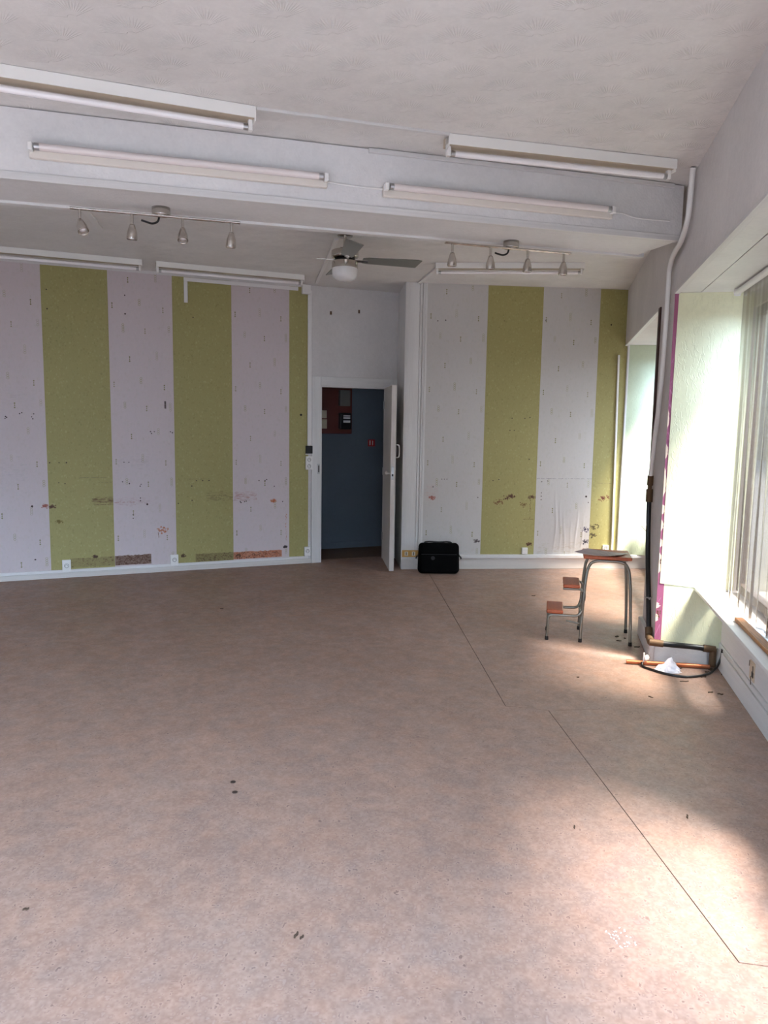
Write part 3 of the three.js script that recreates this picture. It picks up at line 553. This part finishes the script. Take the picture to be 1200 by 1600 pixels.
trackLight([-1.772, -4.33], [-0.877, -4.595], 0.02, 'brushed metal track light with four spots under the beam beside two lilac stripes', [[-0.5, 0.25], [0.12, -0.05], [-0.42, -0.02], [0.1, -0.05]], 0.02);
trackLight([0.368, -5.0], [1.239, -5.26], 0.02, 'brushed metal track light with four spots under the beam beside the white pipe', [[0.08, 0.03], [0.1, 0.06], [0.08, 0.02], [0.06, -0.03]], 0.0);

// ---------------------------------------------------------------- ceiling fan
{
  const t = thing('ceiling_fan', 'grey ceiling fan with a frosted light bowl hanging behind the beam', 'fan', [-0.362, H, -6.5]);
  mesh('ceiling_plate', lathe([[0, -0.012], [0.06, -0.012], [0.065, 0], [0, 0]]), M.nickel, t);
  mesh('down_rod', rod([0, -0.12, 0], [0, -0.01, 0], 0.014), M.nickel, t);
  mesh('rod_pin', rod([-0.04, -0.1, 0], [0.02, -0.1, 0], 0.006), M.nickel, t);
  mesh('motor_housing', lathe([[0, -0.115], [0.06, -0.116], [0.1, -0.12], [0.113, -0.128], [0.115, -0.17], [0.11, -0.178], [0.09, -0.19], [0, -0.19]]), M.nickel, t);
  mesh('flywheel', lathe([[0, -0.19], [0.085, -0.19], [0.085, -0.21], [0, -0.21]]), M.black, t);
  mesh('light_ring', lathe([[0, -0.21], [0.1, -0.21], [0.108, -0.214], [0.11, -0.266], [0.104, -0.27], [0, -0.27]]), M.nickel, t);
  mesh('light_bowl', lathe([[0.106, -0.268], [0.108, -0.3], [0.1, -0.335], [0.08, -0.358], [0.045, -0.372], [0, -0.376]], 36), M.opal, t);
  const bs = new THREE.Shape([[0.15, -0.045], [0.2, -0.058], [0.62, -0.075], [0.655, -0.062], [0.625, 0.07], [0.2, 0.05], [0.15, 0.04]].map((p) => new THREE.Vector2(...p)));
  for (const [deg, full] of [[-12, 1], [80, 1], [-103, 1], [168, 0]]) {
    const bl = full ? mesh('blade', new THREE.ExtrudeGeometry(bs, { depth: 0.007, bevelEnabled: false }).rotateX(-Math.PI / 2), M.blade, t) : mesh('blade_arm', rspan(0.08, 0.24, -0.002, 0.002, -0.012, 0.012, 0.001), M.nickel, t);
    bl.position.y = -0.2; bl.rotation.set(0, -deg * D, 0, 'YXZ'); bl.rotateX(-0.24);
    if (full) mesh('blade_iron', rspan(0.07, 0.2, -0.006, -0.001, -0.02, 0.02, 0.002), M.nickel, bl);
  }
}

// ---------------------------------------------------------------- step stool
{
  const t = thing('step_stool', 'steel tube step stool with worn orange wooden seat and steps', 'stool', [1.741, 0, -5.69], -12.66 * D);
  const R = 0.0115, hw = 0.188, dp = 0.375;                // the front frame lies at z = 0, the rear at z = -dp
  const arch = (z0, z1) => { const o = hw, i = hw - 0.03, zt = z1; return tube([[-o, 0, z0], [-o + 0.006, 0.2, z0 + (zt - z0) * 0.35], [-i - 0.005, 0.52, z0 + (zt - z0) * 0.85], [-i + 0.008, 0.59, zt], [-i + 0.03, 0.63, zt], [-i + 0.075, 0.648, zt], [0, 0.65, zt], [i - 0.075, 0.648, zt], [i - 0.03, 0.63, zt], [i - 0.008, 0.59, zt], [i + 0.005, 0.52, z0 + (zt - z0) * 0.85], [o - 0.006, 0.2, z0 + (zt - z0) * 0.35], [o, 0, z0]], R, 90, 12); };
  mesh('leg_frame', arch(0, -0.03), M.stoolSteel, t);
  mesh('leg_frame', arch(-dp, -dp + 0.03), M.stoolSteel, t);
  for (const [x, z] of [[-hw, 0], [hw, 0], [-hw, -dp], [hw, -dp], [-0.445, 0], [-0.445, -0.28]]) mesh('rubber_foot', new THREE.CylinderGeometry(0.0135, 0.0145, 0.03, 14).translate(x, 0.015, z), M.rubberBlack, t);
  mesh('seat', rspan(-0.19, 0.172, 0.663, 0.689, -0.36, -0.005, 0.01, 3), M.stoolWood, t);
  mesh('seat_support', rspan(-0.14, 0.14, 0.655, 0.664, -0.34, -0.03, 0.002), M.stoolSteel, t);
  // lower step: two bent tubes run from the short legs to the frame
  for (const [z, zz] of [[0, -0.005], [-0.28, -0.34]]) mesh('step_frame', tube([[-0.445, 0.005, z], [-0.44, 0.1, z], [-0.438, 0.175, z], [-0.425, 0.2, z], [-0.39, 0.205, z], [-0.28, 0.205, z], [-0.215, 0.212, z * 0.9 + zz * 0.1], [-0.185, 0.25, zz], [-0.178, 0.34, zz]], R * 0.95, 70, 12), M.stoolSteel, t);
  for (const [z, zz] of [[-0.01, -0.02], [-0.27, -0.34]]) mesh('step_bracket', tube([[-0.335, 0.418, z], [-0.26, 0.418, z], [-0.2, 0.415, zz], [-0.172, 0.39, zz], [-0.17, 0.33, zz]], R * 0.85, 40, 10), M.stoolSteel, t);
  mesh('cross_bar', rod([-0.19, 0.19, -0.02], [-0.19, 0.19, -dp + 0.02], 0.008), M.stoolSteel, t);
  mesh('cross_bar', rod([-0.3, 0.15, -0.06], [-0.19, 0.13, -0.06], 0.006), M.stoolSteel, t);
  mesh('step', rspan(-0.455, -0.325, 0.216, 0.246, -0.3, 0.012, 0.011, 3), M.stoolWood, t);
  mesh('step', rspan(-0.335, -0.205, 0.428, 0.456, -0.3, 0.012, 0.011, 3), M.stoolWood, t);
  // a leaflet lies on the seat
  const g = new THREE.PlaneGeometry(0.34, 0.25, 18, 12).rotateX(-Math.PI / 2), p = g.attributes.position;
  for (let i = 0; i < p.count; i++) { const x = p.getX(i), z = p.getZ(i), a = Math.max(0, Math.abs(x) - 0.09); p.setY(i, a * a * 0.9 + Math.max(0, x + z - 0.12) ** 2 * 0.5 + 0.0015); }
  g.computeVertexNormals();
  const lt = canvasTex(256, 192, (c) => { c.fillStyle = '#97808a'; c.fillRect(0, 0, 256, 192); c.strokeStyle = '#6f5c63'; for (let i = 0; i < 6; i++) { c.lineWidth = rr(2, 9); c.beginPath(); c.moveTo(rr(0, 256), rr(0, 192)); c.lineTo(rr(0, 256), rr(0, 192)); c.stroke(); } c.fillStyle = '#e9e4e6'; c.fillRect(0, 182, 256, 10); c.fillRect(248, 0, 8, 192); });
  const l = mesh('leaflet', g, new THREE.MeshStandardMaterial({ map: lt, roughness: 0.4, side: THREE.DoubleSide }));
  place(l, [1.72, 0.689, -5.85], -12 * D - 0.5); tag(l, 'glossy mauve leaflet lying on the step stool seat', 'leaflet');
}
// ---------------------------------------------------------------- laptop bag
{
  const t = thing('laptop_bag', 'black fabric laptop bag standing on the floor by the column', 'bag', [0.625, 0, -8.36], 2 * D);
  const w = 0.465, h = 0.35, d = 0.14, g = new RoundedBoxGeometry(w, h, d, 10, 0.05), p = g.attributes.position;
  for (let i = 0; i < p.count; i++) {
    const x = p.getX(i), y = p.getY(i), z = p.getZ(i), fy = (y + h / 2) / h;
    p.setXYZ(i, x * (1 + 0.02 * Math.sin(fy * 5)) , y + h / 2 - (fy > 0.8 ? 0.012 * Math.cos((x / w) * Math.PI) : 0), z * (1 - 0.28 * fy) + 0.006 * Math.sin(x * 17 + y * 9) * (1 - Math.abs(fy - 0.5)));
  }
  g.computeVertexNormals();
  mesh('body', g, M.bag, t);
  mesh('front_pocket', new RoundedBoxGeometry(0.42, 0.2, 0.03, 5, 0.014).translate(0, 0.12, 0.062), M.bag, t);
  mesh('flap_seam', rspan(-0.2, 0.2, 0.222, 0.228, 0.06, 0.068, 0.002), M.bagTrim, t);
  mesh('badge', new THREE.CylinderGeometry(0.022, 0.022, 0.004, 24).rotateX(Math.PI / 2).translate(-0.07, 0.185, 0.079), M.bagTrim, t);
  mesh('handle', [tube([[-0.17, 0.335, 0], [-0.16, 0.352, 0], [-0.12, 0.361, 0.004], [0, 0.356, 0.006], [0.1, 0.36, 0.002], [0.14, 0.35, 0], [0.15, 0.335, 0]], 0.009)], M.bagTrim, t);
  for (const e of [-1, 1]) { const r = mesh('strap_ring', new THREE.TorusGeometry(0.014, 0.003, 8, 20).rotateY(Math.PI / 2).translate(e * 0.238, 0.2, 0), M.nickel, t); mesh('strap_end', [tube([[e * 0.236, 0.2, 0], [e * 0.252, 0.185, 0.01], [e * 0.255, 0.165, 0.012]], 0.008, 10, 8)], M.bagTrim, r); }
}

// ---------------------------------------------------------------- sockets, switches and cable ducts on the end wall
function socket(f, u, y, label, w = 0.078, h = 0.085, n = 1, z = 0.004, mat = M.plastic) {
  const t = thing('wall_socket', label, 'socket', Pa(f, u, y, z), f.turn);
  mesh('plate', rspan(-w / 2, w / 2, -h / 2, h / 2, 0, 0.028, 0.004), mat, t);
  for (let k = 0; k < n; k++) {
    const cy = n > 1 ? (k - (n - 1) / 2) * -0.076 : 0.004;
    const r = mesh('socket_well', new THREE.TorusGeometry(0.021, 0.0022, 8, 28).translate(0, cy, 0.0285), M.greyBox, t);
    for (const e of [-1, 1]) mesh('pin_hole', new THREE.CylinderGeometry(0.0035, 0.0035, 0.002, 12).rotateX(Math.PI / 2).translate(e * 0.0095, cy, 0.0285), M.black, r);
    mesh('earth_pin', new THREE.CylinderGeometry(0.0025, 0.0025, 0.012, 10).rotateX(Math.PI / 2).translate(0, cy + 0.011, 0.032), M.brass, r);
  }
  return t;
}
socket(LW, 0.637, 0.128, 'white socket on the skirting duct under the first green stripe', 0.085, 0.13);
socket(LW, 1.745, 0.128, 'white socket on the skirting duct where lilac meets green stripe', 0.085, 0.12);
socket(LW, 3.287, 0.145, 'white socket on the skirting duct beside the door frame', 0.075, 0.11);
socket(LW, 3.303, 1.2, 'white double socket on the wall beside the door frame', 0.078, 0.158, 2);
{
  const t = thing('thermostat', 'small black square control at the end of the white duct', 'thermostat', Pa(LW, 3.305, 1.355, 0.004), LW.turn);
  mesh('housing', rspan(-0.04, 0.04, -0.045, 0.045, 0, 0.03, 0.004), M.black, t);
  mesh('base_plate', rspan(-0.041, 0.041, -0.058, -0.046, 0, 0.012, 0.002), M.plastic, t);
  socket(BW, 0.742, 0.215, 'white blank box on the skirting ledge under the green stripe', 0.07, 0.075, 0);
  const s = socket(BW, 1.72, 0.245, 'small white socket low on the narrow green strip by the window bay', 0.07, 0.075, 1);
  s.userData.category = 'socket';
  const b = thing('brass_plate', 'brass double switch plate low on the column beside the bag', 'switch', Pa(BW, -0.615, 0.185, 0.03), BW.turn);
  mesh('plate', rspan(-0.095, 0.095, -0.04, 0.04, 0, 0.012, 0.003), M.brassPlate, b);
  for (const x of [-0.045, 0.04]) { const k = mesh('switch_insert', rspan(x - 0.02, x + 0.02, -0.024, 0.024, 0.011, 0.015, 0.002), M.plasticCream, b); mesh('rocker', rspan(x - 0.004, x + 0.004, -0.018, 0.018, 0.014, 0.018, 0.001), M.black, k); }
}
const duct = (name, g, label) => tag(mesh(name, g, M.trunk), label, 'cable duct');
{
  const d = thing('cable_duct', 'white cable duct turning down at its end over the second green stripe', 'cable duct', LW.at, LW.turn);
  mesh('duct_run', rspan(1.895, 3.17, H - 0.075, H - 0.035, 0.007, 0.022, 0.003), M.trunk, d);
  mesh('duct_drop', rspan(1.895, 1.935, 2.94, H - 0.076, 0.007, 0.022, 0.003), M.trunk, d);
  const v = thing('cable_duct', 'white vertical duct beside the doorway down to the black control', 'cable duct', LW.at, LW.turn);
  mesh('duct_drop', rspan(3.285, 3.334, 1.402, H - 0.06, 0.007, 0.024, 0.003), M.trunk, v);
  mesh('junction_box', rspan(3.21, 3.31, H - 0.11, H - 0.004, 0.007, 0.05, 0.004), M.plastic, v);
}
const flat = (a, b, w, name, label) => { const len = Math.hypot(b[0] - a[0], b[1] - a[1]); const o = mesh(name, rspan(0, len, -0.018, -0.0005, -w / 2, w / 2, 0.003), M.trunk); place(o, [a[0], H, a[1]], Math.atan2(-(b[1] - a[1]), b[0] - a[0])); return tag(o, label, 'cable duct'); };
flat([-0.44, -6.6], [-0.8, -8.66], 0.035, 'cable_duct', 'white duct along the back ceiling from the fan to the doorway corner');
flat([0.51, -7.62], [0.355, -8.55], 0.04, 'cable_duct', 'cream duct along the back ceiling from the fitting to the column');
flat([-2.2, -5.45], [-2.36, -6.35], 0.05, 'cable_duct', 'cream duct on the back ceiling behind the first track spot');
// corner rod by the far bay
tag(place(mesh('profile_rod', rspan(-0.011, 0.011, 0, 2.3, 0, 0.02, 0.003).rotateZ(0.018), M.plastic), Pa(BW, 1.8, 0.2, 0.012), BW.turn), 'loose white profile rod leaning on the narrow green strip', 'rod');

// ---------------------------------------------------------------- pipes at the pier
const pf = (off, y, s) => fac(off, y, s);
{
  const t = thing('gas_pipe', 'white pipe from the ceiling becoming black tube with brass fittings on the pier', 'pipe');
  const c = WALL - 0.029;
  mesh('white_pipe', tube([pf(c, H - 0.004, 4.2), pf(c, 3.1, 4.17), pf(c, 2.97, 4.12), pf(c - 0.005, 2.875, 3.95), pf(c - 0.01, 2.85, 3.75), pf(c, 2.835, 3.52), pf(c, 2.79, 3.45), pf(c, 2.7, 3.45), pf(c, 2.3, 3.42), pf(c, 1.9, 3.34), pf(c, 1.6, 3.2), pf(c, 1.3, 3.08)], 0.017, 120, 14), M.plastic, t);
  mesh('brass_fitting', [rod(pf(c, 1.315, 3.085).toArray(), pf(c, 1.24, 3.075).toArray(), 0.023, 8), rod(pf(c, 1.24, 3.075).toArray(), pf(c, 1.21, 3.075).toArray(), 0.016, 12), rod(pf(c, 1.21, 3.075).toArray(), pf(c, 1.11, 3.08).toArray(), 0.026, 8)], M.brass, t);
  mesh('black_pipe', tube([pf(c, 1.12, 3.08), pf(c, 0.9, 3.13), pf(c, 0.7, 3.2), pf(c, 0.45, 3.35), pf(c, 0.25, 3.46), pf(c, 0.17, 3.5)], 0.018, 60, 14), M.rubberBlack, t);
  mesh('pipe_clip', [new THREE.TorusGeometry(0.021, 0.005, 8, 22).rotateX(Math.PI / 2).translate(...pf(c, 0.42, 3.37).toArray()), rod(pf(c, 0.42, 3.39).toArray(), pf(c, 0.42, 3.43).toArray(), 0.006)], M.aluminium, t);
  mesh('elbow_fitting', [rod(pf(c, 0.215, 3.48).toArray(), pf(c, 0.15, 3.52).toArray(), 0.027, 10), rod(pf(c, 0.16, 3.53).toArray(), pf(c, 0.15, 3.635).toArray(), 0.027, 10), rod(pf(c - 0.01, 0.148, 3.63).toArray(), pf(0.09, 0.145, 3.64).toArray(), 0.026, 10)], M.brass, t);
  mesh('black_pipe', tube([pf(0.07, 0.145, 3.64), pf(0.2, 0.142, 3.64), pf(0.33, 0.138, 3.64), pf(0.385, 0.13, 3.64)], 0.02, 30, 14), M.rubberBlack, t);
  mesh('brass_fitting', [rod(pf(0.36, 0.136, 3.64).toArray(), pf(0.44, 0.13, 3.64).toArray(), 0.026, 10), rod(pf(0.425, 0.14, 3.64).toArray(), pf(0.425, 0.01, 3.64).toArray(), 0.024, 10)], M.brass, t);
}
tag(mesh('copper_pipe', [rod(pf(-0.165, 0.018, 3.72).toArray(), pf(0.4, 0.018, 3.69).toArray(), 0.015, 16)], M.copper), 'offcut of copper pipe lying on the floor at the pier', 'pipe');
tag(mesh('black_hose', [tube([pf(0.47, 0.16, 3.72), pf(0.462, 0.08, 3.71), pf(0.42, 0.02, 3.75), pf(0.33, 0.009, 3.86), pf(0.2, 0.009, 3.93), pf(0.08, 0.009, 3.9), pf(-0.02, 0.009, 3.82), pf(-0.06, 0.01, 3.77), pf(-0.06, 0.03, 3.745)], 0.0085, 70, 10)], M.rubberBlack), 'black hose looped on the floor in front of the copper pipe', 'hose');
{
  const t = thing('plastic_stopper', 'small white plastic stopper standing on the copper pipe', 'stopper', pf(-0.05, 0.033, 3.74).toArray());
  mesh('disc', lathe([[0, 0], [0.02, 0.002], [0.024, 0.01], [0.016, 0.02], [0, 0.022]]).rotateX(Math.PI / 2).rotateY(0.6).translate(0.012, 0.03, 0), M.plastic, t);
  mesh('stem', rod([0, 0, 0], [0, 0.065, 0], 0.005), M.plastic, t);
  // crumpled tissue
  const g = new THREE.IcosahedronGeometry(1, 5), p = g.attributes.position, n = (x, y, z) => Math.sin(x * 5.1 + y * 3.3) + Math.sin(y * 6.7 - z * 4.2 + 1) + Math.sin(z * 7.3 + x * 2.9 + 2);
  for (let i = 0; i < p.count; i++) {
    const x = p.getX(i), y = p.getY(i), z = p.getZ(i), k = 1 + 0.13 * Math.abs(n(x, y, z)) - 0.16, r = Math.hypot(x, z);
    let Y = y > 0 ? Math.pow(Math.max(0, 1 - r), 1.2) * 0.105 + 0.022 * y : 0.0; Y += y > 0 ? 0.008 * n(x * 1.7, y, z * 1.7) : 0;
    p.setXYZ(i, x * 0.085 * k + (y > 0 ? 0.02 * (1 - r) : 0), Math.max(0, Y * 0.72), z * 0.055 * k);
  }
  g.computeVertexNormals();
  const o = mesh('crumpled_tissue', g, new THREE.MeshStandardMaterial({ color: 0xeeecf0, roughness: 0.9, flatShading: true }));
  place(o, pf(0.105, 0.001, 3.81).toArray(), FA.turn); tag(o, 'crumpled white tissue on the floor against the copper pipe', 'tissue');
}
// wood lath on the sill and the torn socket hole below
tag(place(mesh('wooden_lath', metres(new RoundedBoxGeometry(0.05, 0.024, 1.3, 2, 0.004)), M.lathWood), fac(0.375, SILL + 0.013, 5.16).toArray(), FA.turn + 0.01), 'bare wooden lath lying on the white sill under the blind', 'lath');
{
  const t = thing('torn_socket', 'open wall box with bare wires under the sill', 'socket', fac(0.4755, 0.25, 4.47).toArray(), FA.turn);
  mesh('patch', rspan(-0.005, 0.001, -0.055, 0.06, -0.05, 0.055, 0.001), std(0xcdb89e, { roughness: 0.8 }), t);
  mesh('hole', rspan(-0.0075, -0.003, -0.03, 0.002, 0.006, 0.042, 0.0008), M.black, t);
  for (const [a, b] of [[[0.03, 0.04], [0.042, -0.03]], [[0.0, -0.03], [0.008, -0.08]], [[-0.045, 0.055], [-0.046, 0.02]]]) mesh('wire', rod([-0.008, a[1], a[0]], [-0.008, b[1], b[0]], 0.0022, 8), M.dirt, t);
}
// small things on the floor
{
  for (const [x, z] of [[-0.692, -3.352], [-0.664, -3.255]]) tag(place(mesh('coin', new THREE.CylinderGeometry(0.0125, 0.0125, 0.002, 24).translate(0, 0.001, 0), M.coin), [x, 0, z]), 'dark brown coin lying on the open floor', 'coin', 'two coins on the floor');
  const crumbLabel = (x, z) =>
    x < 0 ? (z < -5 ? ['lone brown crumb on the floor towards the striped wall', undefined] : ['dark splinter lying on the open floor near the coins', 'splinters near the coins'])
    : x > 1.85 && z < -5.5 ? ['brown crumb of plaster on the floor under the step stool', 'crumbs under the stool']
    : x > 1.65 && z > -5.5 ? ['brown flake of plaster on the floor between hose and skirting', 'flakes between the hose and the skirting']
    : z < -7 ? ['small brown crumb in front of the tall moulded skirting', undefined]
    : ['thin dark splinter beside the floor seam', 'splinters beside the floor seam'];
  const bit = (x, z, l, w, turn, label) => {
    const g = new THREE.BoxGeometry(l, 0.004, w, 6, 1, 2), p = g.attributes.position;
    for (let i = 0; i < p.count; i++) { const u = p.getX(i) / l; p.setXYZ(i, p.getX(i), p.getY(i) + 0.002 + 0.02 * u * u * l * 4, p.getZ(i) * (1 - 1.5 * u * u) + 0.2 * w * Math.sin(u * 9)); }
    g.computeVertexNormals();
    tag(place(mesh('plaster_crumb', g, M.dirt), [x, 0, z], turn), label[0], 'debris', label[1]);
  };
  for (const [x, z, l, w, a] of [[1.97, -5.62, 0.05, 0.018, 0.2], [1.9, -5.9, 0.04, 0.02, 0.9], [1.88, -5.78, 0.035, 0.02, -0.5], [1.95, -5.85, 0.022, 0.012, 1.4], [2.03, -4.85, 0.06, 0.01, 0.05], [2.2, -4.95, 0.05, 0.02, 0.4], [2.12, -4.65, 0.04, 0.016, 0.3], [2.17, -4.62, 0.035, 0.018, -0.3], [1.7, -4.55, 0.03, 0.01, -0.9], [2.32, -5.1, 0.05, 0.03, 1.0], [2.27, -5.05, 0.035, 0.025, 0.1], [2.36, -5.0, 0.03, 0.02, -0.4], [2.1, -5.12, 0.05, 0.012, 0.2], [1.33, -4.9, 0.02, 0.012, 0.3], [0.83, -3.0, 0.025, 0.005, 1.3], [1.35, -3.1, 0.03, 0.006, 1.2], [-0.27, -2.3, 0.03, 0.008, 1.2], [-0.25, -2.29, 0.02, 0.007, 1.0], [-1.22, -2.41, 0.02, 0.01, 0.3], [1.5, -7.3, 0.04, 0.015, 0.2], [-1.45, -6.6, 0.03, 0.015, 0.2]]) bit(x, z, l, w, a, crumbLabel(x, z));
  const flakes = [];
  for (let k = 0; k < 34; k++) { const g = new THREE.BoxGeometry(rr(0.003, 0.007), 0.0006, rr(0.002, 0.004)).rotateY(rr(0, 3)); g.translate(rr(-0.035, 0.035), 0.0005, rr(-0.045, 0.045)); flakes.push(g); }
  const fk = place(mesh('glue_residue', flakes, M.white), [0.815, 0, -2.315], 0.3); tag(fk, 'patch of white glue specks on the linoleum beside the long seam', 'residue'); fk.userData.kind = 'stuff';
  for (const [u, y] of [[3.569, 2.946], [3.92, 2.985]]) { const o = mesh('wall_plug', rspan(-0.012, 0.012, -0.02, 0.02, 0, 0.006, 0.003), M.brass); place(o, Pa(LW, u, y, 0), LW.turn); tag(o, 'rusty wall plug above the doorway', 'plug', 'wall plugs above the doorway'); }
}

renderer.render(scene, camera);
